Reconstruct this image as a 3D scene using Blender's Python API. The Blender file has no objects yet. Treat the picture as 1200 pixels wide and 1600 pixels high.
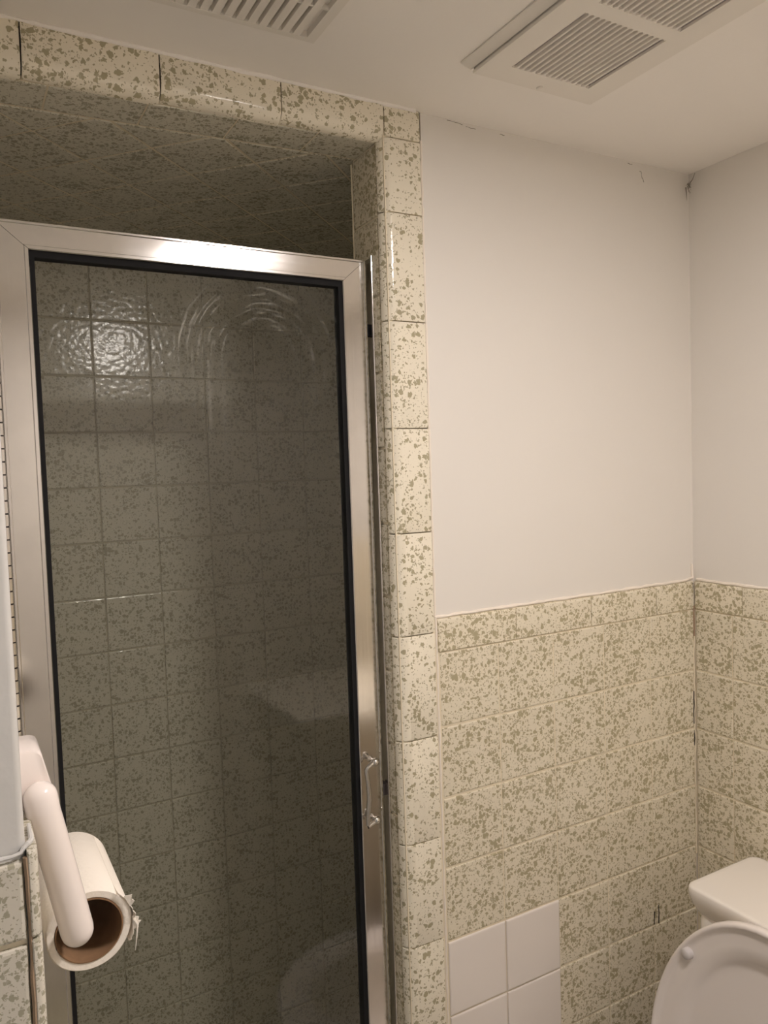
import bpy, math, random
from mathutils import Vector, Matrix

random.seed(7)
C = bpy.context.scene.collection
sc = bpy.context.scene
ZF = 1.23                      # wainscot top (z = 0 in the survey frame below) stands 1.23 m above the floor

# ------------------------------------------------------------------ camera
def cam_basis(y, p, r):
    cy, sy, cp, sp = math.cos(y), math.sin(y), math.cos(p), math.sin(p)
    f = Vector((sy*cp, cy*cp, sp)); rt = Vector((cy, -sy, 0)); up = rt.cross(f)
    cr, sr = math.cos(r), math.sin(r)
    return cr*rt+sr*up, -sr*rt+cr*up, f
cam_d = bpy.data.cameras.new('camera'); cam = bpy.data.objects.new('camera', cam_d); C.objects.link(cam)
a, b, c = cam_basis(.5104, -.0541, -.0334)
m = Matrix.Identity(4)
for i in range(3):
    m[i][0], m[i][1], m[i][2] = a[i], b[i], -c[i]
m[0][3], m[1][3], m[2][3] = -1.1548, -.935, .2162+ZF
cam.matrix_world = m
cam_d.sensor_fit = 'VERTICAL'; cam_d.sensor_height = 24; cam_d.lens = 1211.3*24/1600
cam_d.clip_start = .01
sc.camera = cam

# ------------------------------------------------------------------ world, exposure
w = bpy.data.worlds.new('world'); sc.world = w; w.use_nodes = True
w.node_tree.nodes['Background'].inputs[0].default_value = (.6, .7, .85, 1)
w.node_tree.nodes['Background'].inputs[1].default_value = .25
sc.view_settings.view_transform = 'Standard'; sc.view_settings.look = 'None'
sc.view_settings.gamma = 1; sc.view_settings.use_curve_mapping = False
sc.view_settings.exposure = 0.0
LAMP = 192.0                    # emission of the ceiling lamp's diffuser
LAMP_COL = (1.0, .915, .88)
HALL = .6                     # cool light coming in through the doorway behind the camera
ad = bpy.data.lights.new('hall_light', 'AREA'); ad.energy = HALL; ad.color = (.80, .90, 1.0); ad.shape = 'RECTANGLE'
ad.size = .6; ad.size_y = 1.6
al = bpy.data.objects.new('hall_light', ad); C.objects.link(al)
al.location = (-1.55, -1.55, 1.15); al.rotation_euler = (math.radians(90), 0, 0)
sc.cycles.max_bounces = 10; sc.cycles.transparent_max_bounces = 12
sc.cycles.diffuse_bounces = 6; sc.cycles.glossy_bounces = 5
sc.cycles.sample_clamp_indirect = 6

# ------------------------------------------------------------------ materials
def srgb(r, g, b):
    f = lambda v: (v/255/12.92) if v/255 <= .04045 else ((v/255+.055)/1.055)**2.4
    return (f(r), f(g), f(b), 1)
class NT:
    def __init__(s, name):
        s.m = bpy.data.materials.new(name); s.m.use_nodes = True; s.t = s.m.node_tree
        s.n = s.t.nodes; s.p = s.n['Principled BSDF']; s.out = s.n['Material Output']
    def new(s, t, **k):
        n = s.n.new(t)
        for a, v in k.items(): setattr(n, a, v)
        return n
    def link(s, a, b): s.t.links.new(a, b)
    def math(s, op, a, b=None, c=None, clamp=False):
        n = s.new('ShaderNodeMath', operation=op); n.use_clamp = clamp
        for i, v in enumerate((a, b, c)):
            if v is None: continue
            if isinstance(v, (int, float)): n.inputs[i].default_value = v
            else: s.link(v, n.inputs[i])
        return n.outputs[0]
    def ramp(s, f, lo, hi):
        n = s.new('ShaderNodeMapRange'); n.interpolation_type = 'SMOOTHSTEP'
        s.link(f, n.inputs[0]); n.inputs[1].default_value = lo; n.inputs[2].default_value = hi
        return n.outputs[0]
    def mixc(s, f, a, b):
        n = s.new('ShaderNodeMix', data_type='RGBA')
        if isinstance(f, (int, float)): n.inputs[0].default_value = f
        else: s.link(f, n.inputs[0])
        for i, v in ((6, a), (7, b)):
            if isinstance(v, tuple): n.inputs[i].default_value = v
            else: s.link(v, n.inputs[i])
        return n.outputs[2]
    def noise(s, vec, scale, detail=2, rough=.5, dist=0):
        n = s.new('ShaderNodeTexNoise'); n.inputs['Scale'].default_value = scale
        n.inputs['Detail'].default_value = detail; n.inputs['Roughness'].default_value = rough
        n.inputs['Distortion'].default_value = dist
        if vec is not None: s.link(vec, n.inputs['Vector'])
        return n.outputs[0]
    def coords(s, rnd=True):
        tc = s.new('ShaderNodeTexCoord'); o = tc.outputs['Object']
        if not rnd: return o
        oi = s.new('ShaderNodeObjectInfo')
        cb = s.new('ShaderNodeCombineXYZ')
        s.link(s.math('MULTIPLY', oi.outputs['Random'], 37.0), cb.inputs[0])
        s.link(s.math('MULTIPLY', oi.outputs['Random'], 91.0), cb.inputs[1])
        s.link(s.math('MULTIPLY', oi.outputs['Random'], 13.0), cb.inputs[2])
        v = s.new('ShaderNodeVectorMath', operation='ADD'); s.link(o, v.inputs[0]); s.link(cb.outputs[0], v.inputs[1])
        return v.outputs[0]
    def bump(s, h, strength, dist):
        n = s.new('ShaderNodeBump'); n.inputs['Strength'].default_value = strength; n.inputs['Distance'].default_value = dist
        s.link(h, n.inputs['Height']); s.link(n.outputs[0], s.p.inputs['Normal'])
    def setp(s, **k):
        for a, v in k.items(): s.p.inputs[a.replace('_', ' ')].default_value = v
        return s

def speckle(name, base, spot, k=1.0, t1=(.15, .66), t2=(.09, .60), bump=.5, rough=.16):
    """glazed tile: ragged olive blobs in two sizes over a cream glaze, glaze slightly lumpy"""
    s = NT(name); v = s.coords()
    wob = s.new('ShaderNodeTexNoise'); wob.inputs['Scale'].default_value = 210*k; wob.inputs['Detail'].default_value = 2
    s.link(v, wob.inputs['Vector'])
    wv = s.new('ShaderNodeVectorMath', operation='MULTIPLY_ADD'); s.link(wob.outputs['Color'], wv.inputs[0])
    wv.inputs[1].default_value = (.0075/k,)*3; s.link(v, wv.inputs[2])
    big = s.noise(v, 26*k, 2)
    def blobs(scale, r0, r1):
        """round blobs, one per Voronoi cell, of random radius; they merge where cells are close"""
        vo = s.new('ShaderNodeTexVoronoi'); vo.inputs['Scale'].default_value = scale; s.link(wv.outputs[0], vo.inputs['Vector'])
        sx = s.new('ShaderNodeSeparateColor'); s.link(vo.outputs['Color'], sx.inputs[0])
        rad = s.math('ADD', s.math('MULTIPLY', s.math('POWER', sx.outputs[0], 1.6), r1-r0), r0)
        rad = s.math('ADD', rad, s.math('MULTIPLY', s.math('SUBTRACT', big, .5), .5))
        return s.ramp(s.math('SUBTRACT', rad, vo.outputs['Distance']), -.03, .05)
    m1 = blobs(150*k, t1[0], t1[1]); m2 = blobs(330*k, t2[0], t2[1])
    n1 = s.noise(wv.outputs[0], 110*k, 1.5)
    mk = s.math('MAXIMUM', m1, s.math('MULTIPLY', m2, .9))
    tint = s.noise(v, 9, 2)
    b2 = tuple(x*.93 for x in base[:3])+(1,)
    s.link(s.mixc(mk, s.mixc(tint, base, b2), spot), s.p.inputs['Base Color'])
    h = s.math('ADD', s.math('MULTIPLY', n1, .35), s.noise(v, 105, .5))
    s.bump(h, bump, .0012)
    s.setp(Roughness=rough, IOR=1.5)
    return s.m
M = {}
M['tile'] = speckle('speckled_tile_glaze', srgb(230, 221, 199), srgb(174, 164, 134))
M['tile_shower'] = speckle('speckled_shower_glaze', srgb(222, 217, 200), srgb(170, 164, 143), t1=(.13, .60), t2=(.08, .56), bump=.42, rough=.16)
M['tile_trim'] = speckle('speckled_trim_glaze', srgb(238, 230, 210), srgb(172, 163, 134), k=.9, t1=(.05, .58), t2=(.0, .52), bump=.3, rough=.13)
M['tile_near'] = speckle('speckled_near_glaze', srgb(212, 206, 192), srgb(164, 159, 139), k=1.5, t1=(.12, .62), t2=(.05, .56), bump=.3, rough=.2)

def paint(name, col, rough=.55, bump=.15, sc_=60):
    s = NT(name); v = s.coords(False)
    n = s.noise(v, sc_, 3); big = s.noise(v, 3, 2)
    s.link(s.mixc(big, col, tuple(x*.965 for x in col[:3])+(1,)), s.p.inputs['Base Color'])
    s.bump(n, bump, .001); s.setp(Roughness=rough)
    return s.m
M['wall'] = paint('cream_white_wall_paint', srgb(230, 225, 217), .5, .12, 45)
M['ceil'] = paint('ceiling_paint', srgb(247, 242, 235), .7, .2, 90)
M['near_paint'] = paint('partition_paint', srgb(206, 204, 200), .4, .5, 70)
M['grout'] = paint('cream_grout', srgb(228, 216, 190), .9, .6, 300)
M['grout_dark'] = paint('shower_grout', srgb(204, 196, 174), .9, .6, 300)
M['stain'] = paint('rust_stained_caulk', srgb(158, 134, 110), .8, .5, 200)
M['black_grime'] = paint('dark_open_joint', srgb(40, 34, 26), .9, .3, 300)
M['caulk'] = paint('white_caulk', srgb(240, 230, 216), .45, .6, 140)
M['white_tile'] = paint('plain_white_tile_glaze', srgb(234, 226, 218), .12, .1, 30)
M['porcelain'] = paint('white_porcelain', srgb(240, 234, 226), .12, .04, 10)
M['seat'] = paint('white_seat_plastic', srgb(236, 228, 222), .25, .03, 10)
M['rubber_bumper'] = paint('grey_white_bumper', srgb(206, 200, 198), .4, .05, 20)
M['white_plastic'] = paint('white_vent_plastic', srgb(236, 230, 220), .4, .05, 40)
M['holder_plastic'] = paint('glossy_white_holder', srgb(238, 228, 222), .18, .03, 20)
M['duct_and_gap'] = paint('dark_duct_and_gap_shade', srgb(84, 76, 74), .7, .1, 20)  # also colours the hinge backing, as shade between its knuckles
M['fan_inner'] = paint('shaded_fan_louver', srgb(196, 188, 188), .6, .1, 20)  # grey puts the shade behind the grille slats into the colour
M['floor'] = speckle('floor_tile_glaze', srgb(190, 184, 164), srgb(140, 134, 110), k=.6, rough=.3)
M['shower_base'] = paint('shower_pan', srgb(200, 194, 176), .4, .1, 30)
M['counter'] = paint('cream_counter', srgb(232, 224, 208), .25, .05, 20)
M['cabinet'] = paint('white_cabinet', srgb(200, 190, 172), .5, .1, 20)
M['gasket'] = paint('black_rubber', srgb(8, 8, 11), .85, .1, 60)
M['cobweb'] = paint('dusty_cobweb', srgb(134, 126, 114), .9, .1, 60)
M['tissue'] = paint('white_tissue', srgb(244, 236, 224), .95, .6, 260)

s = NT('cardboard'); v = s.coords(False)
s.link(s.mixc(s.noise(v, 90, 3), srgb(150, 116, 84), srgb(112, 84, 58)), s.p.inputs['Base Color']); s.setp(Roughness=.9); M['card'] = s.m

def metal(name, axis, base, r0=.22):
    s = NT(name); tc = s.new('ShaderNodeTexCoord'); mp = s.new('ShaderNodeMapping')
    s.link(tc.outputs['Object'], mp.inputs[0])
    mp.inputs['Scale'].default_value = {'x': (3, 260, 260), 'z': (260, 260, 3)}[axis]
    n = s.noise(mp.outputs[0], 1.0, 4, .6); blot = s.noise(tc.outputs['Object'], 14, 4, .6)
    s.link(s.math('ADD', s.math('MULTIPLY', n, .10), s.math('ADD', s.math('MULTIPLY', blot, .16), r0-.08)), s.p.inputs['Roughness'])
    s.link(s.mixc(s.ramp(blot, .35, .7), base, tuple(x*.92 for x in base[:3])+(1,)), s.p.inputs['Base Color'])
    s.bump(n, .06, .0003); s.setp(Metallic=1.0)
    return s.m
M['alu_x'] = metal('brushed_aluminium_rail', 'x', srgb(232, 229, 226), .08)
M['alu_z'] = metal('brushed_aluminium_stile', 'z', srgb(232, 229, 226), .08)
s = NT('chrome'); s.setp(Metallic=1.0, Roughness=.12, Base_Color=srgb(224, 220, 214)); M['chrome'] = s.m

def glass():
    """thin grey-tinted sheet: tinted transmission, Fresnel mirror, a veil of soap film with wiped arcs"""
    s = NT('grey_tinted_glass'); s.n.remove(s.p)
    tr = s.new('ShaderNodeBsdfTransparent'); tr.inputs[0].default_value = (.905, .91, .89, 1)
    gl = s.new('ShaderNodeBsdfGlossy'); gl.inputs['Roughness'].default_value = .03; gl.inputs[0].default_value = (1, 1, 1, 1)
    fr = s.new('ShaderNodeFresnel'); fr.inputs[0].default_value = 1.5
    ge = s.new('ShaderNodeNewGeometry')
    m1 = s.new('ShaderNodeMixShader'); s.link(s.math('MULTIPLY', fr.outputs[0], s.math('SUBTRACT', 1.0, ge.outputs['Backfacing'])), m1.inputs[0]); s.link(tr.outputs[0], m1.inputs[1]); s.link(gl.outputs[0], m1.inputs[2])
    df = s.new('ShaderNodeBsdfDiffuse'); df.inputs[0].default_value = srgb(215, 212, 205)
    tc = s.new('ShaderNodeTexCoord'); sp = s.new('ShaderNodeSeparateXYZ'); s.link(tc.outputs['Object'], sp.inputs[0])
    X, Z = sp.outputs[0], sp.outputs[2]
    # wiped arcs: radial lines of an inverted U centred right of the pane's middle near its top
    dx = s.math('SUBTRACT', X, .085); dz = s.math('MULTIPLY', s.math('MAXIMUM', s.math('SUBTRACT', Z, .60), 0.0), .95)
    r = s.math('SQRT', s.math('ADD', s.math('MULTIPLY', dx, dx), s.math('MULTIPLY', dz, dz)))
    ang = s.math('ARCTAN2', dz, dx)
    cb = s.new('ShaderNodeCombineXYZ')
    s.link(s.math('MULTIPLY', r, 260), cb.inputs[0]); s.link(s.math('MULTIPLY', ang, 1.3), cb.inputs[1])
    arcs = s.ramp(s.noise(cb.outputs[0], 1.0, 3, .65), .50, .70)
    band = s.math('MULTIPLY', s.ramp(r, .035, .07), s.math('SUBTRACT', 1.0, s.ramp(r, .105, .14)))
    up = s.math('MULTIPLY', s.ramp(Z, .42, .68), s.ramp(s.noise(tc.outputs['Object'], 9, 2), .35, .6))
    arc = s.math('MULTIPLY', s.math('MULTIPLY', arcs, band), up)
    mp = s.new('ShaderNodeMapping'); s.link(tc.outputs['Object'], mp.inputs[0]); mp.inputs['Scale'].default_value = (90, 1, 3)
    runs = s.ramp(s.noise(mp.outputs[0], 1.0, 4, .6), .6, .85)
    runs = s.math('MULTIPLY', runs, s.ramp(X, .0, .12))
    spots = s.ramp(s.noise(tc.outputs['Object'], 420, 1), .74, .80)
    f = s.math('ADD', s.math('MULTIPLY', s.math('MULTIPLY', arc, .36), s.math('SUBTRACT', 1.0, s.math('MULTIPLY', s.ramp(X, .07, .17), .75))), s.math('ADD', s.math('MULTIPLY', runs, .03), s.math('MULTIPLY', spots, .06)))
    f = s.math('ADD', f, .012)
    m2 = s.new('ShaderNodeMixShader'); s.link(f, m2.inputs[0]); s.link(m1.outputs[0], m2.inputs[1]); s.link(df.outputs[0], m2.inputs[2])
    s.link(m2.outputs[0], s.out.inputs[0])
    return s.m
M['glass'] = glass()
s = NT('mirror'); s.setp(Metallic=1.0, Roughness=.02, Base_Color=(.85, .86, .85, 1)); M['mirror'] = s.m
s = NT('lamp_diffuser'); s.setp(Base_Color=(1, 1, 1, 1), Emission_Color=LAMP_COL+(1,), Emission_Strength=LAMP); M['lamp'] = s.m

# ------------------------------------------------------------------ geometry helpers (survey frame; ZF added once)
ORG = {}
def place(o, org, parent, rot=None):
    org = Vector(org); po = ORG[parent.name] if parent else Vector((0, 0, -ZF))
    mt = Matrix.Translation(org-po)
    if rot is not None: mt = mt @ rot.to_4x4()
    if parent: o.parent = parent
    o.matrix_local = mt if parent else mt
    if not parent: o.matrix_world = mt
    ORG[o.name] = org
    C.objects.link(o)
    return o
def mesh(name, V, F, smooth=False):
    me = bpy.data.meshes.new(name); me.from_pydata([tuple(v) for v in V], [], F); me.update()
    if smooth:
        for p in me.polygons: p.use_smooth = True
    return me
def centre(V): return tuple((min(v[i] for v in V)+max(v[i] for v in V))/2 for i in range(3))
class MB:
    """collects shapes and links them as one object"""
    def __init__(s): s.V = []; s.F = []
    def add(s, V, F):
        n = len(s.V); s.V += [Vector(v) for v in V]; s.F += [tuple(i+n for i in f) for f in F]; return s
    def box(s, x0, x1, y0, y1, z0, z1):
        V = [(x, y, z) for x in (x0, x1) for y in (y0, y1) for z in (z0, z1)]
        return s.add(V, [(0, 1, 3, 2), (4, 6, 7, 5), (0, 4, 5, 1), (2, 3, 7, 6), (0, 2, 6, 4), (1, 5, 7, 3)])
    def cbox(s, x0, x1, y0, y1, z0, z1, r=.002, n=3):
        """box with rounded vertical edges and chamfered top and bottom"""
        rings = []
        for z, k in ((z0, r), (z0+r, 0), (z1-r, 0), (z1-r*.3, r*.3), (z1, r)):
            ring = []
            for cx, cy, a0 in ((x1-r, y1-r, 0), (x0+r, y1-r, 90), (x0+r, y0+r, 180), (x1-r, y0+r, 270)):
                for j in range(n+1):
                    t = math.radians(a0+90*j/n); rr = max(r-k*.8, 1e-5)
                    ring.append((cx+rr*math.cos(t), cy+rr*math.sin(t), z))
            rings.append(ring)
        return s.loft(rings)
    def loft(s, rings, closed=True, caps=True):
        V = [p for r in rings for p in r]; n = len(rings[0]); F = []
        for i in range(len(rings)-1):
            for j in range(n if closed else n-1):
                a_, b_ = i*n+j, i*n+(j+1) % n
                F.append((a_, b_, b_+n, a_+n))
        if caps:
            F.append(tuple(reversed(range(n)))); F.append(tuple(range((len(rings)-1)*n, len(rings)*n)))
        return s.add(V, F)
    def tube(s, pts, rad, n=12, caps=True):
        pts = [Vector(p) for p in pts]; rings = []
        if isinstance(rad, (int, float)): rad = [rad]*len(pts)
        ref = None
        for i, p in enumerate(pts):
            t = (pts[min(i+1, len(pts)-1)]-pts[max(i-1, 0)]).normalized()
            if ref is None: ref = Vector((0, 0, 1)) if abs(t.z) < .9 else Vector((0, 1, 0))
            u = (ref-t*ref.dot(t)).normalized(); v_ = t.cross(u); ref = u
            rings.append([p+rad[i]*(math.cos(2*math.pi*k/n)*u+math.sin(2*math.pi*k/n)*v_) for k in range(n)])
        return s.loft(rings, True, caps)
    def capsule(s, pts, r, n=16):
        """tube with rounded ends"""
        pts = [Vector(p) for p in pts]; d0 = (pts[0]-pts[1]).normalized(); d1 = (pts[-1]-pts[-2]).normalized()
        P = []; R = []
        for k in range(5, 0, -1):
            t = math.pi/2*k/5*.98; P.append(pts[0]+d0*r*math.sin(t)); R.append(r*math.cos(t))
        P += pts; R += [r]*len(pts)
        for k in range(1, 6):
            t = math.pi/2*k/5*.98; P.append(pts[-1]+d1*r*math.sin(t)); R.append(r*math.cos(t))
        return s.tube(P, R, n)
    def ball(s, c_, r, n=12):
        c_ = Vector(c_)
        P = [c_+Vector((0, 0, -r*math.cos(math.pi*k/8))) for k in range(1, 8)]
        return s.tube([P[0]-Vector((0, 0, r*.076))]+P+[P[-1]+Vector((0, 0, r*.076))], [r*.01]+[r*math.sin(math.pi*k/8) for k in range(1, 8)]+[r*.01], n)
    def build(s, name, mat, parent=None, org=None, smooth=False, angle=35):
        org = Vector(org if org is not None else centre(s.V))
        me = mesh(name, [v-org for v in s.V], s.F, smooth)
        if smooth:
            me.shade_smooth()
            try: me.set_sharp_from_angle(angle=math.radians(angle))
            except Exception: pass
        me.materials.append(mat)
        import bmesh
        bm = bmesh.new(); bm.from_mesh(me); bmesh.ops.recalc_face_normals(bm, faces=bm.faces); bm.to_mesh(me); bm.free()
        o = bpy.data.objects.new(name, me)
        return place(o, org, parent)
def tag(o, label=None, cat=None, group=None, kind=None):
    for k, v_ in (('label', label), ('category', cat), ('group', group), ('kind', kind)):
        if v_: o[k] = v_
    return o
def thing(name, org, label, cat, group=None):
    o = bpy.data.objects.new(name, None); o.empty_display_size = .05
    place(o, org, None); return tag(o, label, cat, group)

ROT = {  # columns: local x, local y, outward normal
    'back': Matrix(((1, 0, 0), (0, 0, -1), (0, 1, 0))),
    'right': Matrix(((0, 0, -1), (-1, 0, 0), (0, 1, 0))),
    'left': Matrix(((0, 0, 1), (1, 0, 0), (0, 1, 0))),
    'ceil': Matrix(((1, 0, 0), (0, -1, 0), (0, 0, -1))),
    'floor': Matrix(((1, 0, 0), (0, 1, 0), (0, 0, 1))),
}
def inset(poly, d):
    n = len(poly); L = []
    for i in range(n):
        p, q = Vector(poly[i]), Vector(poly[(i+1) % n]); e = (q-p).normalized(); nn = Vector((-e.y, e.x))
        L.append((p+nn*d, e))
    out = []
    for i in range(n):
        (p, e), (q, f) = L[i-1], L[i]
        den = e.x*f.y-e.y*f.x
        if abs(den) < 1e-9: out.append(q); continue
        t = ((q.x-p.x)*f.y-(q.y-p.y)*f.x)/den; out.append(p+e*t)
    return out
def slab(poly, t=.006, bev=.0016):
    """convex ccw polygon to a tile whose top face lies at z = 0, with a softly rolled edge"""
    n = len(poly); i1 = inset(poly, bev*.35); i2 = inset(poly, bev*1.3)
    V = [(p[0], p[1], -t) for p in poly]+[(p[0], p[1], -bev) for p in poly]+[(p.x, p.y, -bev*.3) for p in i1]+[(p.x, p.y, 0) for p in i2]
    F = []
    for k in range(3):
        for j in range(n):
            a_, b_ = k*n+j, k*n+(j+1) % n; F.append((a_, b_, b_+n, a_+n))
    F.append(tuple(range(3*n, 4*n)))
    return V, F
CACHE = {}
def tile(parent, face, ctr, w_, h_, mat, name='tile', gap=.0022, jit=.0003, poly=None, t=.006):
    key = (round(w_, 4), round(h_, 4), mat.name, t) if poly is None else None
    if key is None or key not in CACHE:
        if poly is None:
            x, y = (w_-gap*.8)/2, (h_-gap*1.25)/2; P = [(-x, -y), (x, -y), (x, y), (-x, y)]
        else: P = poly
        V, F = slab(P, t); me = mesh(name, V, F); me.materials.append(mat)
        if key: CACHE[key] = me
    else: me = CACHE[key]
    o = bpy.data.objects.new(name, me)
    R = ROT[face]; nrm = R @ Vector((0, 0, 1))
    R2 = R @ Matrix.Rotation(random.uniform(-.003, .003), 3, 'X') @ Matrix.Rotation(random.uniform(-.003, .003), 3, 'Y')
    return place(o, Vector(ctr)+nrm*random.uniform(-jit, jit), parent, R2)
def sheet_holes(x0, x1, y0, y1, z, holes, th=.03):
    """horizontal slab with rectangular holes"""
    xs = sorted({x0, x1}|{h[0] for h in holes}|{h[1] for h in holes}); ys = sorted({y0, y1}|{h[2] for h in holes}|{h[3] for h in holes})
    mb = MB()
    for i in range(len(xs)-1):
        for j in range(len(ys)-1):
            cx, cy = (xs[i]+xs[i+1])/2, (ys[j]+ys[j+1])/2
            if any(h[0] < cx < h[1] and h[2] < cy < h[3] for h in holes): continue
            mb.box(xs[i], xs[i+1], ys[j], ys[j+1], z, z+th)
    return mb
FL = -1.23; CE = .714
XL, XR, YF, YB = -1.95, 0.0, -1.32, .66
VH = (-1.015, -.777, -.40, -.118)         # hole of the register
FH = (-.545, -.382, -.445, -.160)         # hole of the fan box

# ------------------------------------------------------------------ the setting
floor = MB().box(XL, XR+.1, YF-.1, .80, FL-.05, FL).build('floor', M['floor'], org=(-.9, -.5, FL)); tag(floor, kind='structure')
ceiling = sheet_holes(XL-.1, XR+.1, YF-.1, .09, CE, [VH, FH]).build('ceiling', M['ceil'], org=(-.9, -.5, CE)); tag(ceiling, kind='structure')

# wall with the toilet: painted above, tiled below
wall_back = MB().box(-.605, .10, .0035, .088, FL, CE).build('wall_back', M['wall'], org=(-.27, .04, FL)); tag(wall_back, kind='structure')
MB().box(-.557, .0, .0012, .0036, FL, -.002).build('grout', M['grout'], wall_back)
MB().box(-.612, -.5505, .0035, .006, FL, CE).build('grout', M['grout'], wall_back)
rows = [-.0515, -.162, -.2685, -.374, -.486, -.601, -.706, -.815, -.924, -1.033, -1.142, FL]
cols = [-.547, -.440, -.331, -.2215, -.112, -.001]
caps = [-.549, -.405, -.249, -.097, -.001]
def bull(parent, name, prof, p0, p1, axis, mat, gap=.0016):
    """extrude a profile (list of (u, v)) along an axis; returns a part"""
    mb = MB(); r_ = []
    e = .0012
    for s_, k in ((p0+gap/2, .0008), (p0+gap/2+e, 0), (p1-gap/2-e, 0), (p1-gap/2, .0008)):
        cu = sum(q[0] for q in prof)/len(prof); cv = sum(q[1] for q in prof)/len(prof)
        ring = []
        for u, v_ in prof:
            d = Vector((cu-u, cv-v_)); d = d.normalized()*k if d.length else d
            uu, vv = u+d.x, v_+d.y
            ring.append({'z': (uu, vv, s_), 'x': (s_, uu, vv), 'y': (uu, s_, vv)}[axis])
        r_.append(ring)
    mb.loft(r_)
    return mb.build(name, mat, parent, smooth=True, angle=22)
# cap tiles: front face with a rolled top edge (u = y, v = z)
def cap_prof(f, back, z0, z1, r=.006, n=5, sgn=1):
    P = [(f+back*sgn, z0), (f+.0004*sgn, z0), (f, z0+.0008)]
    for k in range(n+1):
        t = math.pi/2*k/n; P.append((f+sgn*(r-r*math.cos(t)), z1-r+r*math.sin(t)))
    P.append((f+back*sgn, z1)); return P
for i in range(len(caps)-1):
    bull(wall_back, 'cap_tile', cap_prof(random.uniform(-.0012, -.0006), .006, rows[0]+.0012, -.0005+random.uniform(-.0006, .0006)), caps[i], caps[i+1], 'x', M['tile'])
for j in range(len(rows)-1):
    for i in range(5):
        cx, cz = (cols[i]+cols[i+1])/2, (rows[j]+rows[j+1])/2
        white = i < 2 and j in (4, 5)
        t_ = tile(wall_back, 'back', (cx, -.0016 if white else 0, cz), cols[i+1]-cols[i], rows[j]-rows[j+1], M['white_tile'] if white else M['tile'], 'white_tile' if white else 'tile')
        if white: t_['label'] = 'plain white replacement tile'
def bead(parent, pts, r, mat, name='caulk_bead', wob=.0006, n=8):
    P = []
    for a_, b_ in zip(pts[:-1], pts[1:]):
        a_, b_ = Vector(a_), Vector(b_); k = max(2, int((b_-a_).length/.012))
        P += [a_.lerp(b_, q/k)+Vector([random.uniform(-wob, wob) for _ in range(3)]) for q in range(k)]
    P.append(Vector(pts[-1]))
    return MB().tube(P, [r*random.uniform(.7, 1.25) for _ in P], n).build(name, mat, parent, smooth=True)
bead(wall_back, [(-.552, .0025, .0006), (-.30, .0025, .0012), (-.02, .0025, .0012), (-.003, .001, .006), (-.0015, .003, .030)], .0026, M['caulk'])
bead(wall_back, [(-.5505, .0015, .002), (-.5502, .0015, -.6), (-.5502, .0018, FL+.01)], .0019, M['caulk'])
bead(wall_back, [(-.5515, .0025, .002), (-.5515, .0025, CE-.04)], .0018, M['caulk'])
bead(wall_back, [(-.002, -.001, -.045), (-.002, -.001, -.10)], .0016, M['stain'])
bead(wall_back, [(-.002, -.0004, -.10), (-.002, -.0004, -.50)], .0016, M['grout'])
# open dark joints near the tank and along the corner
for x, z0, z1 in ((-.1125, -.576, -.599), (-.1015, -.568, -.600), (-.0035, -.004, -.018), (-.0035, -.20, -.26), (-.003, -.27, -.30)):
    bead(wall_back, [(x, -.0004, z0), (x-.0008, -.0004, z1)], .0009, M['black_grime'], 'open_joint', .0004, 5)
# chipped paint where wall and ceiling meet
for x0, x1, z0, z1 in ((-.505, -.478, .7125, .7105), (-.472, -.455, .7095, .7085), (-.41, -.402, .7095, .709), (-.145, -.135, .7095, .709), (-.117, -.112, .701, .690), (-.112, -.108, .690, .684)):
    bead(wall_back, [(x0, .0034, z0), ((x0+x1)/2, .0034, z0-.0006), (x1, .0034, z1)], .00045, M['cobweb'], 'paint_crack', .0005, 5)

# column of bullnose pieces beside the opening (profile in x, y)
R_ = .017
prof = [(-.5535, .0045), (-.5535, .0012), (-.5545, .0), (-.5975, .0)]+[(-.600-R_*math.sin(t), R_-R_*math.cos(t)) for t in [math.pi/2*k/8*.93 for k in range(9)]]+[(-.612, .0155), (-.602, .0045)]
cz = [.6705, .570, .422, .2733, .1256, -.021, -.172, -.3235, -.476, -.627, -.778, -.929, -1.08, FL]
for j in range(len(cz)-1):
    bull(wall_back, 'bullnose_tile', prof, cz[j+1], cz[j], 'z', M['tile_trim'])
# the tall reveal tiles behind the door line, facing the opening
jz = [.666, .567, .460, .3533, .2472, .1404, .0355, -.0715, -.1790, -.2842, -.3900, -.4980, -.606, -.714, -.822, -.930, -1.038, -1.146, FL]
MB().box(-.6145, -.605, .0165, .0875, FL, .668).build('grout', M['grout'], wall_back)
for j in range(len(jz)-1):
    tile(wall_back, 'right', (-.617, .0535, (jz[j]+jz[j+1])/2), .0705, jz[j]-jz[j+1], M['tile'], t=.0025, gap=.0026)
bead(wall_back, [(-.6165, .0895, .662), (-.6165, .0895, -1.2)], .0016, M['grout'], wob=.0002)

# header over the opening
header = MB().box(-1.13, -.605, .0075, .088, .672, CE).build('wall_header', M['grout'], org=(-.87, .04, .664)); tag(header, kind='structure')
hx = [-1.128, -1.061, -.912, -.760, -.611, -.5535]
def hz(x): return .6545+(x+1.08)*.026
for i in range(5):
    x0, x1 = hx[i], hx[i+1]
    if i == 4:
        P = [(.007, .6715), (.0012, .6715), (0, .6725), (0, .7105), (.0015, CE-.0002), (.007, CE-.0002)]
        bull(header, 'corner_tile', P, x0, x1, 'x', M['tile_trim']); continue
    z0 = hz((x0+x1)/2); P = [(.0075, CE-.0002), (.0015, CE-.0002), (0, .7105), (0, z0+R_+.003)]+[(R_-R_*math.cos(t), z0+R_-R_*math.sin(t)) for t in [math.pi/2*k/8*.93 for k in range(9)]]+[(.0155, z0+.004), (.0075, z0+.012)]
    bull(header, 'bullnose_tile', P, x0, x1, 'x', M['tile_trim'])
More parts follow.
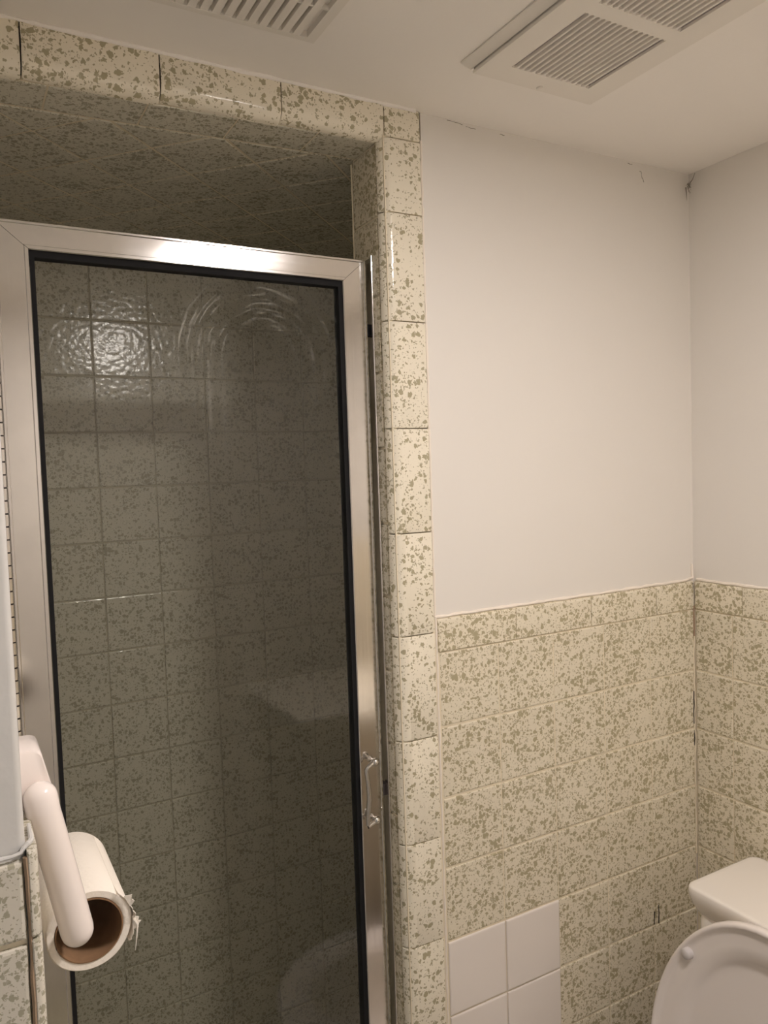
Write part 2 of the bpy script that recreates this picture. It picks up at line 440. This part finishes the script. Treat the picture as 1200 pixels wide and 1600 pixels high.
bead(header, [(-1.12, .0005, CE-.0015), (-.56, .0005, CE-.0008)], .0028, M['ceil'])
for x, z0, z1 in ((-1.061, .706, .658), (-.912, .700, .662)):
    bead(header, [(x, .0002, z0), (x+.0006, .0002, z0-.02), (x, .003, z1+.006), (x, .010, z1+.001)], .0007 if x < -1 else .0004, M['black_grime'], 'open_joint', .0003, 5)

# shower stall
SX0, SX1 = -1.13, -.28
stall_ceiling = MB().box(SX0-.06, SX1+.06, .0165, YB+.06, .6562, .685).build('ceiling_shower', M['grout'], org=(-1.08, .35, .6575)); tag(stall_ceiling, kind='structure')
stz = .6550
bx = [SX0, -1.033, -.922, -.811, -.700, -.612]
for i in range(5):
    tile(stall_ceiling, 'ceil', ((bx[i]+bx[i+1])/2, .0495, stz), bx[i+1]-bx[i], .066, M['tile_shower'], jit=.0002)
def clip(poly, rect):
    for ax, lim, sg in ((0, rect[0], 1), (0, rect[1], -1), (1, rect[2], 1), (1, rect[3], -1)):
        out = []
        for i in range(len(poly)):
            p, q = poly[i-1], poly[i]; dp, dq = sg*(p[ax]-lim), sg*(q[ax]-lim)
            if dp*dq < 0:
                t = dp/(dp-dq); out.append((p[0]+(q[0]-p[0])*t, p[1]+(q[1]-p[1])*t))
            if dq >= 0: out.append(q)
        poly = out
        if len(poly) < 3: return []
    return poly
PT = .1475
for i in range(-7, 12):
    for j in range(-10, 12):
        s0, d0 = -.891+i*PT, -1.185+j*PT        # x + y and x - y of the low corner
        g = .0023
        q = [((s+d)/2, (s-d)/2) for s, d in ((s0+g, d0+g), (s0+PT-g, d0+g), (s0+PT-g, d0+PT-g), (s0+g, d0+PT-g))]
        q = clip(q, (SX0, SX1, .0845, YB))
        if len(q) < 3: continue
        q2 = []
        for p in q:
            if not q2 or math.dist(p, q2[-1]) > .0015: q2.append(p)
        if math.dist(q2[0], q2[-1]) < .0015: q2.pop()
        if len(q2) < 3: continue
        area = sum(q2[k-1][0]*q2[k][1]-q2[k][0]*q2[k-1][1] for k in range(len(q2)))/2
        if abs(area) < .0008: continue
        cx, cy = sum(p[0] for p in q2)/len(q2), sum(p[1] for p in q2)/len(q2)
        loc = [(p[0]-cx, -(p[1]-cy)) for p in q2]
        ar = sum(loc[k-1][0]*loc[k][1]-loc[k][0]*loc[k-1][1] for k in range(len(loc)))
        if ar < 0: loc.reverse()
        tile(stall_ceiling, 'ceil', (cx, cy, stz), 0, 0, M['tile_shower'], poly=loc, jit=.0002)
stall_ceiling.rotation_euler = (0, -.026, 0)
wall_sb = MB().box(SX0-.06, SX1+.06, YB+.003, YB+.06, FL, .70).build('wall_shower_back', M['grout_dark'], org=(-.7, YB+.03, FL)); tag(wall_sb, kind='structure')
zs = [.525-.1083*k for k in range(-1, 17)]; zs[0] = .657; zs = [z for z in zs if z > FL+.02]+[FL]
xs = [SX0]+[-1.1165+.1097*k for k in range(0, 8)]+[SX1]; xs[1] = -1.0062
xs = [SX0, -1.0062, -.8970, -.7875, -.6780, -.5690, -.4595, -.3500, SX1]
for j in range(len(zs)-1):
    for i in range(len(xs)-1):
        tile(wall_sb, 'back', ((xs[i]+xs[i+1])/2, YB, (zs[j]+zs[j+1])/2), xs[i+1]-xs[i], zs[j]-zs[j+1], M['tile_shower'], jit=.0004)
wall_sr = MB().box(SX1+.003, SX1+.06, .088, YB, FL, .70).build('wall_shower_right', M['grout_dark'], org=(SX1+.03, .37, FL)); tag(wall_sr, kind='structure')
ys = [.09, .196, .312, .428, .544, YB]
for j in range(len(zs)-1):
    for i in range(len(ys)-1):
        tile(wall_sr, 'right', (SX1, (ys[i]+ys[i+1])/2, (zs[j]+zs[j+1])/2), ys[i+1]-ys[i], zs[j]-zs[j+1], M['tile_shower'])
pan = MB().box(SX0, SX1, .09, YB, FL, FL+.03).box(SX0, -.617, .0, .09, FL, -1.085).build('floor_shower', M['shower_base'], org=(-.8, .3, FL)); tag(pan, kind='structure')

# right-hand wall
wall_right = MB().box(.0035, .10, YF, .0035, FL, CE).build('wall_right', M['wall'], org=(.05, -.9, FL)); tag(wall_right, kind='structure')
MB().box(.0012, .0036, YF, .0, FL, -.002).build('grout', M['grout'], wall_right)
ry = [-.002, -.0768]+[-.0768-.1095*k for k in range(1, 6)]
rc = [-.002, -.0976, -.252, -.406, -.56, -.624]
for i in range(len(rc)-1):
    bull(wall_right, 'cap_tile', cap_prof(-.0009, .006, rows[0]+.0012, -.0002), rc[i+1], rc[i], 'y', M['tile'])
for j in range(len(rows)-1):
    for i in range(len(ry)-1):
        tile(wall_right, 'right', (0, (ry[i]+ry[i+1])/2, (rows[j]+rows[j+1])/2), ry[i]-ry[i+1], rows[j]-rows[j+1], M['tile'])
bead(wall_right, [(.0025, -.003, .0018), (.0025, -.3, .0012), (.0025, -.62, .001)], .0026, M['caulk'])

# partition on the left, its end facing the camera
XP = -1.1275
mb = MB(); rr = .004
pr = [(XL, -.4495), (XP-rr, -.4495)]+[(XP-rr+rr*math.sin(t), -.4495+rr-rr*math.cos(t)) for t in [math.pi/2*k/4 for k in range(1, 5)]]+[(XP, YB+.06), (XL, YB+.06)]
mb.loft([[(x, y, FL) for x, y in pr], [(x, y, CE) for x, y in pr]])
wall_left = mb.build('wall_left', M['near_paint'], org=(-1.5, .1, FL), smooth=True, angle=30); tag(wall_left, kind='structure')
MB().box(XL, -1.1295, -.4522, -.4494, FL, -.001).build('grout', M['grout'], wall_left)
nz = [.0015, -.0475, -.158]+[-.158-.1095*k for k in range(1, 9)]+[FL]
nx = [-1.1287-.1095*k for k in range(0, 6)]
for j in range(len(nz)-1):
    for i in range(5):
        tile(wall_left, 'back', ((nx[i]+nx[i+1])/2, -.4555, (nz[j]+nz[j+1])/2), nx[i]-nx[i+1], nz[j]-nz[j+1], M['tile_near'], jit=.0002, gap=.003)
# tiles wrapping the side of the partition: their rounded ends show beside the grout line
ez = [.006, -.046, -.156]+[-.156-.1095*k for k in range(1, 9)]+[FL]
for j in range(len(ez)-1):
    r2 = .005
    P = [(-1.1273, -.340), (-1.1273, -.4555)]+[(-1.1215-r2+r2*math.sin(t), -.4562+r2-r2*math.cos(t)) for t in [math.pi/2*k/5 for k in range(0, 6)]]+[(-1.1215, -.340)]
    bull(wall_left, 'edge_tile', P, ez[j+1], ez[j], 'z', M['tile_near'])
bead(wall_left, [(-1.1280, -.4546, .002), (-1.1280, -.4546, -.40)], .0014, M['stain'], 'grout_line', .0003, 6)
bead(wall_left, [(-1.18, -.4525, .0025), (-1.140, -.4525, .0030), (-1.130, -.4525, .0045), (-1.1265, -.450, .0075), (-1.1240, -.444, .0070), (-1.1235, -.42, .0065)], .0015, M['near_paint'], wob=.0004)
# walls behind the camera
wall_fr = MB().box(XL, -1.88, YF-.08, YF, FL, CE).box(-1.22, .10, YF-.08, YF, FL, CE).box(-1.88, -1.22, YF-.08, YF, .62, CE).build('wall_front', M['wall'], org=(-.9, YF-.04, FL)); tag(wall_fr, kind='structure')
wl2 = MB().box(XL-.08, XL, YF, -.44, FL, CE).build('wall_far_left', M['wall'], org=(XL-.04, -1.1, FL)); tag(wl2, kind='structure')
hf = MB().box(-2.4, -.6, -3.4, YF-.1, FL-.05, FL).box(-2.4, -.6, -3.5, -3.4, FL, 1.2).build('floor_hall', M['wall'], org=(-1.5, -2.6, FL)); tag(hf, kind='structure')

# ------------------------------------------------------------------ shower door
DX0, DX1, DZ0, DZ1 = -1.0965, -.6243, -1.075, .5125
DY = .042
door = thing('shower_door', (-.86, .05, DZ0), 'aluminium framed shower door with grey tinted glass, hinged on the left', 'shower door')
def member(name, p0, p1, inward, wd, mat, miter0=1, miter1=1):
    """mitred frame bar: outer line p0-p1 in (x, z), inward unit vector, profile of (distance from outer edge, y)"""
    pf = [(0, DY+.024), (0, DY+.001), (.0008, DY), (.0030, DY), (.0040, DY+.0012), (wd-.0055, DY+.0012), (wd-.0045, DY-.0006), (wd-.0010, DY-.0006), (wd, DY+.0008), (wd, DY+.024)]
    d = Vector((p1[0]-p0[0], p1[1]-p0[1])).normalized(); iw = Vector(inward)
    r0 = []; r1 = []
    for q, y in pf:
        a_ = Vector(p0)+iw*q+d*(q*miter0*mk+.0003); b_ = Vector(p1)+iw*q-d*(q*miter1*mk+.0003)
        r0.append((a_.x, y, a_.y)); r1.append((b_.x, y, b_.y))
    return MB().loft([r0, r1]).build(name, mat, door)
WS, WT = .0368, .0318
mk = WS/WT
member('top_rail', (DX0, DZ1), (DX1, DZ1), (0, -1), WT, M['alu_x'])
member('bottom_rail', (DX1, DZ0), (DX0, DZ0), (0, 1), WT, M['alu_x'])
mk = WT/WS
member('hinge_stile', (DX0, DZ0), (DX0, DZ1), (1, 0), WS, M['alu_z'])
member('latch_stile', (DX1, DZ1), (DX1, DZ0), (-1, 0), WS, M['alu_z'])
gx0, gx1, gz0, gz1 = DX0+WS, DX1-WS, DZ0+WT, DZ1-WT
gk = .0055
g = MB()
for bx_ in ((gx0, gx0+gk, gz0, gz1), (gx1-gk, gx1, gz0, gz1), (gx0+gk, gx1-gk, gz1-gk-.002, gz1), (gx0+gk, gx1-gk, gz0, gz0+gk)):
    g.box(bx_[0], bx_[1], DY+.004, DY+.020, bx_[2], bx_[3])
o = g.build('gasket', M['gasket'], door); o['label'] = 'black rubber glazing gasket'
o = MB().box(gx0+gk, gx1-gk, DY+.011, DY+.0155, gz0+gk, gz1-gk-.002).build('glass_pane', M['glass'], door, org=((gx0+gx1)/2, DY+.013, -.235))
o['label'] = 'grey tinted glass with wiped soap marks'
# piano hinge
hp = .01475
hinge = MB().box(-1.1035, -1.0968, DY+.0035, DY+.006, DZ0+.01, DZ1-.03).build('hinge', M['duct_and_gap'], door)  # backing coloured dark to paint the shade in the knuckle gaps
kn = MB().tube([(-1.1002, DY+.001, 0), (-1.1002, DY+.001, hp-.0017)], .0035, 10)
kme = None; z = DZ1-.036-hp; kk = 0
while z > DZ0+.012:
    if kme is None:
        o = kn.build('knuckle', M['alu_z'], hinge, org=(-1.1002, DY+.001, 0), smooth=True); kme = o.data
        o.location = Vector((-1.1002, DY+.001, z))-ORG[hinge.name]
    else:
        o = bpy.data.objects.new('knuckle', kme); place(o, (-1.1002, DY+.001, z), hinge)
    z -= hp; kk += 1
# pull handle: two posts with ball ends and a bowed grip
h = MB().tube([(-.6440, DY+.001, -.2010), (-.6440, DY-.003, -.2010), (-.6440, DY-.012, -.2010)], [.0050, .0034, .0030], 14)
handle = h.build('handle', M['chrome'], door, smooth=True); handle['label'] = 'chrome pull handle with ball ends'
MB().tube([(-.6445, DY+.001, -.2862), (-.6445, DY-.003, -.2862), (-.6445, DY-.012, -.2862)], [.0050, .0034, .0030], 14).build('post', M['chrome'], handle, smooth=True)
MB().ball((-.6440, DY-.0140, -.2010), .0058, 16).build('ball_end', M['chrome'], handle, smooth=True)
MB().ball((-.6445, DY-.0140, -.2862), .0058, 16).build('ball_end', M['chrome'], handle, smooth=True)
MB().tube([(-.6445, DY-.014, -.2010), (-.6500, DY-.014, -.2030), (-.6560, DY-.0140, -.2068), (-.6588, DY-.0140, -.2100), (-.6585, DY-.0140, -.2150), (-.6568, DY-.0145, -.2290), (-.6556, DY-.0150, -.2520), (-.6566, DY-.0145, -.2620), (-.6580, DY-.0140, -.2740), (-.6590, DY-.0140, -.2900), (-.6586, DY-.0140, -.2925), (-.6540, DY-.0140, -.2900), (-.6480, DY-.014, -.2876), (-.6450, DY-.014, -.2865)],
          [.0040, .0036, .0032, .0029, .0029, .0030, .0036, .0036, .0033, .0029, .0029, .0031, .0035, .0040], 12).build('grip', M['chrome'], handle, smooth=True)

strike = thing('strike_channel', (-.619, .055, -1.08), 'narrow aluminium strike channel on tiled jamb right of shower door', 'door channel')
MB().cbox(-.6203, -.6170, .033, .037, -1.08, .5175, .0008).build('front_flange', M['alu_z'], strike)
MB().box(-.6186, -.6170, .037, .072, -1.08, .515).build('back_plate', M['alu_z'], strike)
MB().box(-.6225, -.6186, .046, .060, -.262, -.245).build('latch', M['duct_and_gap'], strike)
MB().box(-.6225, -.6186, .046, .060, .408, .424).build('latch', M['gasket'], strike)
hj = thing('hinge_channel', (-1.115, .05, -1.08), 'aluminium wall channel carrying the piano hinge, left of shower door', 'door channel')
MB().box(-1.1275, -1.1038, .0455, .070, -1.08, .512).build('channel', M['alu_z'], hj)

# ------------------------------------------------------------------ toilet
TY = -.305
toilet = thing('toilet', (-.33, TY, FL), 'white toilet with raised lid in the corner under the painted wall', 'toilet')
mb = MB(); mb.cbox(-.178, -.020, TY-.165, TY+.165, -.80, -.478, .018, 5)
mb.build('tank', M['porcelain'], toilet, smooth=True)
rings = []
for z_, k in ((-.486, .010), (-.474, .004), (-.458, .0), (-.4490, .0004), (-.4465, .0016), (-.4456, .0042), (-.4455, .0100)):
    ring = []; r = .016
    x0, x1, y0, y1 = -.186+k, -.014-k, TY-.180+k, TY+.180-k
    for cx_, cy_, a0 in ((x1-r, y1-r, 0), (x0+r, y1-r, 90), (x0+r, y0+r, 180), (x1-r, y0+r, 270)):
        for q in range(6):
            t = math.radians(a0+90*q/5); ring.append((cx_+r*math.cos(t), cy_+r*math.sin(t), z_))
    rings.append(ring)
MB().loft(rings).build('tank_lid', M['porcelain'], toilet, smooth=True, angle=50)
MB().capsule([(-.182, TY-.13, -.53), (-.196, TY-.13, -.53), (-.198, TY-.10, -.532), (-.198, TY-.07, -.536)], .006).build('flush_lever', M['chrome'], toilet, smooth=True)
def egg(cx_, cy_, rw, fl, bl, n=40):
    """outline in x, y: front (towards -x) length fl, back length bl"""
    P = []
    for k in range(n):
        t = 2*math.pi*k/n; c_, s_ = math.cos(t), math.sin(t)
        if c_ > 0: P.append((cx_-fl*c_, cy_+rw*s_))
        else:
            e = .72; P.append((cx_-bl*math.copysign(abs(c_)**e, c_), cy_+rw*math.copysign(abs(s_)**e if abs(s_) > 0 else 0, s_)))
    return P
def eggring(cx_, rw, fl, bl, z_): return [(x, y, z_) for x, y in egg(cx_, TY, rw, fl, bl)]
# bowl body, rim and hollow
mb = MB()
body = [(-.36, .10, .17, .20, FL), (-.36, .105, .175, .20, FL+.02), (-.37, .095, .165, .19, FL+.12), (-.39, .12, .19, .19, FL+.22), (-.42, .165, .215, .19, FL+.32), (-.43, .180, .225, .19, FL+.375), (-.43, .182, .227, .19, FL+.392), (-.43, .176, .220, .185, FL+.398),
        (-.43, .135, .175, .14, FL+.398), (-.43, .128, .168, .13, FL+.388), (-.42, .115, .15, .12, FL+.33), (-.40, .075, .10, .09, FL+.26), (-.39, .04, .05, .05, FL+.22)]
mb.loft([eggring(*r_) for r_ in body])
mb.build('bowl', M['porcelain'], toilet, smooth=True, angle=60)
MB().cbox(-.245, -.045, TY-.12, TY+.12, FL+.24, -.802, .02, 4).build('tank_shelf', M['porcelain'], toilet, smooth=True)
zs_ = FL+.400
MB().loft([eggring(-.43, .182, .228, .19, zs_), eggring(-.43, .186, .232, .192, zs_+.006), eggring(-.43, .184, .230, .19, zs_+.016), eggring(-.43, .172, .218, .178, zs_+.021),
           eggring(-.43, .125, .165, .12, zs_+.016), eggring(-.43, .118, .158, .112, zs_+.008), eggring(-.43, .122, .160, .115, zs_)]+[eggring(-.43, .182, .228, .19, zs_)], caps=False).build('seat_ring', M['seat'], toilet, smooth=True, angle=60)
# raised lid: outline in the lid plane (w = across, l = up), underside towards -x
LZC, LB, LT = -.662, -.835, -.418
def lidx(z_): return -.2285-(LT-z_)*.105
def lidring(sc_, dep):
    P = []
    for k in range(64):
        t = 2*math.pi*k/64; s_, c_ = math.sin(t), math.cos(t)
        if c_ >= 0: y, z_ = .184*s_, (LT-LZC)*c_
        else:
            e = .62; y = .184*math.copysign(abs(s_)**e, s_); z_ = (LZC-LB)*-(abs(c_)**e)
        # shrink by a constant margin rather than by scale
        L = math.hypot(y, z_); y *= (L-sc_)/L; z_ *= (L-sc_)/L
        Z_ = LZC+z_; P.append((lidx(Z_)-dep, TY+y, Z_))
    return P
lr = [(.10, -.010), (.012, -.010), (.004, -.008), (.0, -.002), (.0, .006), (.0015, .0085), (.004, .0092), (.0065, .0085), (.009, .0050), (.016, .0036), (.030, .0034), (.047, .0016), (.052, -.0030), (.059, -.0052), (.066, -.0058), (.11, -.0060), (.15, -.0060)]
MB().loft([lidring(a_, b_) for a_, b_ in lr]).build('lid', M['seat'], toilet, smooth=True, angle=60)
def bumper(y, z_):
    x = lidx(z_)-.0036
    mb = MB(); mb.tube([(x+.001, y, z_), (x-.004, y, z_), (x-.0078, y, z_), (x-.0092, y, z_), (x-.0096, y, z_)], [.0088, .0084, .0078, .0062, .001], 20)
    o = mb.build('bumper', M['rubber_bumper'], toilet, smooth=True, angle=50); o['label'] = 'small round bumper on the lid underside'
bumper(-.179, -.509); bumper(2*TY+.179, -.509)
for y in (TY-.075, TY+.075):
    MB().capsule([(-.272, y-.02, -.812), (-.272, y+.02, -.812)], .011).build('lid_hinge', M['seat'], toilet, smooth=True)

# ------------------------------------------------------------------ toilet paper and its holder
RX, RZ, RY0, RY1 = -1.0866, -.0955, -.376, -.272
holder = thing('toilet_paper_holder', (-1.110, -.385, .02), 'glossy white wall-mounted toilet paper holder with bent arm', 'paper holder')
P0 = [(-1.1273, .0448), (-1.1170, .0446), (-1.1145, .0438), (-1.1128, .0425), (-1.1118, .0405), (-1.1070, .0200), (-1.1050, .0100), (-1.1054, -.0010), (-1.1273, -.0040)]
rg = []
for y, k in ((-.3955, .0035), (-.3945, .0012), (-.392, 0), (-.362, 0), (-.359, .0025)):
    cx_, cz_ = -1.115, .022
    rg.append([(x+(cx_-x)*k*30 if x > -1.127 else x, y, z_+(cz_-z_)*k*30) for x, z_ in P0])
MB().loft(rg).build('wall_plate', M['holder_plastic'], holder, smooth=True, angle=35)
ap = [(-1.1146, -.403, .0150), (-1.1136, -.404, .006), (-1.1108, -.404, -.008), (-1.1045, -.402, -.040), (-1.0990, -.401, -.069), (-1.0972, -.401, -.0785)]
MB().capsule(ap, .0103, 24).build('arm', M['holder_plastic'], holder, smooth=True, angle=60)
MB().capsule([(-1.0966, -.398, -.0800), (-1.0946, -.37, -.0845), (-1.0946, -.285, -.0845)], .0060, 14).build('spindle', M['holder_plastic'], holder, smooth=True)
roll = thing('toilet_paper_roll', (RX, (RY0+RY1)/2, RZ-.027), 'nearly finished white toilet paper roll hanging on the white holder', 'toilet paper')
def ringy(r, y, wob=0, n=48, ph=0):
    return [(RX+(r+wob*math.sin(3*t+ph)+wob*.6*math.sin(5*t+1))*math.cos(t), y, RZ+(r+wob*math.cos(2*t+ph))*math.sin(t)) for t in [2*math.pi*k/n for k in range(n)]]
RO, RI = .0284, .0224
MB().loft([ringy(RI, RY0+.001), ringy(RI+.0006, RY0+.0002, .0002), ringy(RO-.001, RY0, .0003), ringy(RO, RY0+.0012, .0004), ringy(RO, RY1-.0012, .0004), ringy(RO-.001, RY1, .0003), ringy(RI, RY1-.001), ringy(RI, RY0+.001)], caps=False).build('paper', M['tissue'], roll, smooth=True, angle=50)
o = MB().loft([ringy(RI-.0009, RY0-.0004), ringy(RI-.0001, RY0-.0004), ringy(RI-.0001, RY1+.0004), ringy(RI-.0009, RY1+.0004), ringy(RI-.0009, RY0-.0004)], caps=False).build('cardboard_tube', M['card'], roll, smooth=True, angle=50)
o['label'] = 'brown cardboard tube'
# loose torn outer layer on the right, with a frayed near edge
V = []; F = []; n = 22
for k in range(n+1):
    t = math.radians(48-80*k/n); rr_ = RO+.00015+.0018*(k/n)**2
    jag = random.uniform(-.001, .0035) + (.003 if 8 < k < 14 else 0)
    for y in (RY0-jag*.6, RY0+.012, RY0+.05, RY1-.002):
        r3 = rr_+(max(0, jag)*.35 if y < RY0+.001 else 0)
        V.append((RX+r3*math.cos(t), y, RZ+r3*math.sin(t)))
for k in range(n):
    for q in range(3): F.append((k*4+q, k*4+q+1, k*4+q+5, k*4+q+4))
tail = MB().add(V, F)
c_ = Vector((RX+RO+.0012, RY0-.001, RZ-.004))
tail.tube([c_+Vector((0, 0, .004)), c_+Vector((.0022, -.001, -.001)), c_+Vector((.0012, -.001, -.009)), c_+Vector((-.0002, -.001, -.019))], [.0010, .0008, .0005, .0002], 5)
tail.add([c_+Vector(v_) for v_ in ((-.001, 0, .006), (.0035, -.001, .0045), (.0028, -.001, .002), (.0048, -.001, .0015), (.0024, -.001, -.001), (.003, -.001, -.003), (-.001, 0, -.004))], [(0, 1, 2, 3, 4, 5, 6)])
tail.add([c_+Vector(v_) for v_ in ((-.006, 0, .022), (-.0005, -.001, .022), (-.001, -.001, .019), (.001, -.001, .017), (-.002, 0, .013))], [(0, 1, 2, 3, 4)])
o = tail.build('torn_sheet', M['tissue'], roll); o['label'] = 'torn frayed paper edge'
md = o.modifiers.new('thick', 'SOLIDIFY'); md.thickness = .0003

# ------------------------------------------------------------------ ceiling register on the left
reg = thing('ceiling_vent_register', (-.896, -.26, CE), 'white slotted ceiling register above the shower header, wider slots', 'ceiling vent')
vx0, vx1, vy0, vy1 = -1.030, -.762, -.42, -.105
mb = MB(); zt, zb = CE, .7065
inn = (-1.014, -.7735, -.405, -.113)
for bx_ in ((vx0, inn[0], vy0, vy1), (inn[1], vx1, vy0, vy1), (inn[0], inn[1], vy0, inn[2]), (inn[0], inn[1], inn[3], vy1)):
    mb.box(bx_[0], bx_[1], bx_[2], bx_[3], zb, zt+.001)
mb.build('frame', M['white_plastic'], reg)
k = 0; x = inn[1]-.0045
while x-.0085 > inn[0]:
    mbs = MB().box(x-.0088, x, inn[2], inn[3], zb+.0002, zb+.013) if k else None
    x0_ = inn[1]-.0042-.0132*k
    MB().box(x0_-.0132, x0_-.0047, inn[2], inn[3], zb+.0003, zb+.012).build('slat', M['white_plastic'], reg)
    k += 1; x -= .0132
for q in range(1, 6):
    y = inn[3]-.0560*q
    if y > inn[2]: MB().box(inn[0], inn[1], y-.0012, y+.0012, zb+.0008, zb+.006).build('crossbar', M['white_plastic'], reg)
mb = MB()
mb.box(VH[0], VH[1], VH[2], VH[3], CE+.07, CE+.075)
for bx_ in ((VH[0]-.004, VH[0]), (VH[1], VH[1]+.004)): mb.box(bx_[0], bx_[1], VH[2], VH[3], CE+.03, CE+.075)
for by_ in ((VH[2]-.004, VH[2]), (VH[3], VH[3]+.004)): mb.box(VH[0], VH[1], by_[0], by_[1], CE+.03, CE+.075)
mb.build('duct_box', M['duct_and_gap'], reg)

# ------------------------------------------------------------------ fan unit on the right
fan = thing('exhaust_fan', (-.463, -.29, CE), 'white ceiling exhaust fan panel with two fine slotted grilles and a side flange', 'ceiling fan')
px0, px1, py0, py1 = -.5610, -.3660, -.470, -.1370
gr = [(-.5270, -.4010, -.2955, -.1700), (-.5270, -.4010, -.4400, -.3150)]
pz = .702
mb = sheet_holes(px0, px1, py0, py1, pz, gr, .0035)
mb.build('panel', M['white_plastic'], fan)
mb = MB()
mb.box(px0+.001, px0+.003, py0+.001, py1-.001, pz+.0036, CE-.0002).box(px1-.003, px1-.001, py0+.001, py1-.001, pz+.0036, CE-.0002)
mb.box(px0+.001, px1-.001, py1-.003, py1-.001, pz+.0036, CE-.0002).box(px0+.001, px1-.001, py0+.001, py0+.003, pz+.0036, CE-.0002)
mb.build('skirt', M['white_plastic'], fan)
for gx0_, gx1_, gy0_, gy1_ in gr:
    p_ = (gx1_-gx0_)/15
    for k in range(1, 15):
        xx = gx0_+p_*k
        mb = MB(); V = [(xx-.0017, pz+.0010), (xx-.0011, pz+.0002), (xx+.0011, pz+.0002), (xx+.0017, pz+.0010), (xx+.0017, pz+.0040), (xx-.0017, pz+.0040)]
        mb.loft([[(u, gy0_, v_) for u, v_ in V], [(u, gy1_, v_) for u, v_ in V]])
        mb.build('grille_slat', M['white_plastic'], fan)
        # rounded slot ends: small fillets between slats and panel
    mb = MB()
    for k in range(15):
        for yy, sg in ((gy0_, 1), (gy1_, -1)):
            for xx, s2 in ((gx0_+p_*k+.0012, 1), (gx0_+p_*(k+1)-.0012, -1)):
                mb.loft([[(xx, yy, zz), (xx+s2*.0028, yy, zz), (xx, yy+sg*.0028, zz)] for zz in (pz+.0004, pz+.0034)])
    o = mb.build('slot_ends', M['white_plastic'], fan); o['kind'] = 'stuff'
MB().box(px0+.004, px1-.004, py0+.004, py1-.004, pz+.0042, pz+.0062).build('inner_plate', M['fan_inner'], fan)
MB().tube([(-.4610, -.1445, pz+.001), (-.4610, -.1445, pz-.0012), (-.4610, -.1445, pz-.0022)], [.0045, .0042, .002], 16).build('screw', M['white_plastic'], fan, smooth=True)
# bent-down flange along the left side
V = [(px0-.0160, CE-.0022), (px0-.0160, CE-.0002), (px0-.001, CE-.0002), (px0-.001, pz+.0055)]
MB().loft([[(u, py0, v_) for u, v_ in V], [(u, py1+.003, v_) for u, v_ in V]]).build('side_flange', M['white_plastic'], fan)

# ------------------------------------------------------------------ ceiling lamp (behind the camera's view)
lamp = thing('ceiling_lamp', (-.598, -.745, CE), 'square flush ceiling lamp with glowing diffuser', 'ceiling lamp')
lx, ly, lh = -.598, -.745, .062
mb = MB()
for bx_ in ((lx-lh-.015, lx-lh, ly-lh-.015, ly+lh+.015), (lx+lh, lx+lh+.015, ly-lh-.015, ly+lh+.015), (lx-lh, lx+lh, ly-lh-.015, ly-lh), (lx-lh, lx+lh, ly+lh, ly+lh+.015)):
    mb.box(bx_[0], bx_[1], bx_[2], bx_[3], .7085, CE)
mb.build('lamp_frame', M['white_plastic'], lamp)
MB().box(lx-lh, lx+lh, ly-lh, ly+lh, .7095, .7125).build('diffuser', M['lamp'], lamp)

# ------------------------------------------------------------------ vanity (seen only as a reflection in the glass)
van = thing('vanity', (-.23, -.775, FL), 'cream vanity with a square counter reflected in the shower glass', 'vanity')
MB().cbox(-.485, .0, -.985, -.570, -.378, -.350, .006).build('counter', M['counter'], van, smooth=True, angle=50)
MB().box(-.455, -.002, -.970, -.585, FL+.08, -.3785).box(-.42, -.002, -.965, -.590, FL, FL+.08).build('cabinet', M['cabinet'], van)
for y0_, y1_ in ((-.962, -.780), (-.775, -.593)):
    dr = MB().cbox(-.474, -.4555, y0_, y1_, FL+.10, -.395, .003).build('cabinet_door', M['cabinet'], van)
    MB().ball((-.482, (y1_-.02 if y0_ < -.9 else y0_+.02), -.55), .009).build('knob', M['chrome'], dr, smooth=True)

# ------------------------------------------------------------------ cobweb in the corner
mb = MB()
rnd = random.Random(3)
for k in range(30):
    z_ = .694-abs(rnd.gauss(0, .008)); x_ = -.006-abs(rnd.gauss(0, .004)); y_ = -.003-abs(rnd.gauss(0, .003))
    p = Vector((x_, y_, z_)); d = Vector((rnd.uniform(-1, 1), rnd.uniform(-1, .2), rnd.uniform(-1.6, 1.4)))*.005
    q = p+d; q.x = min(q.x, -.0005); q.y = min(q.y, .0015)
    mb.tube([p, (p+q)/2+Vector((0, -.0008, 0)), q], [.0003, .0004, .00015], 4)
mb.tube([(-.002, -.014, CE-.004), (-.0035, -.010, .700), (-.005, -.004, .693), (-.006, -.001, .690)], [.0004, .0006, .0005, .0005], 5)
mb.tube([(-.006, .002, .690), (-.006, .001, .680), (-.004, .002, .668)], [.0012, .0007, .0002], 5)
cob = mb.build('cobweb', M['cobweb'], None, org=(-.006, -.003, .69))
tag(cob, 'dusty grey cobweb tuft in the ceiling corner above the toilet', 'cobweb')
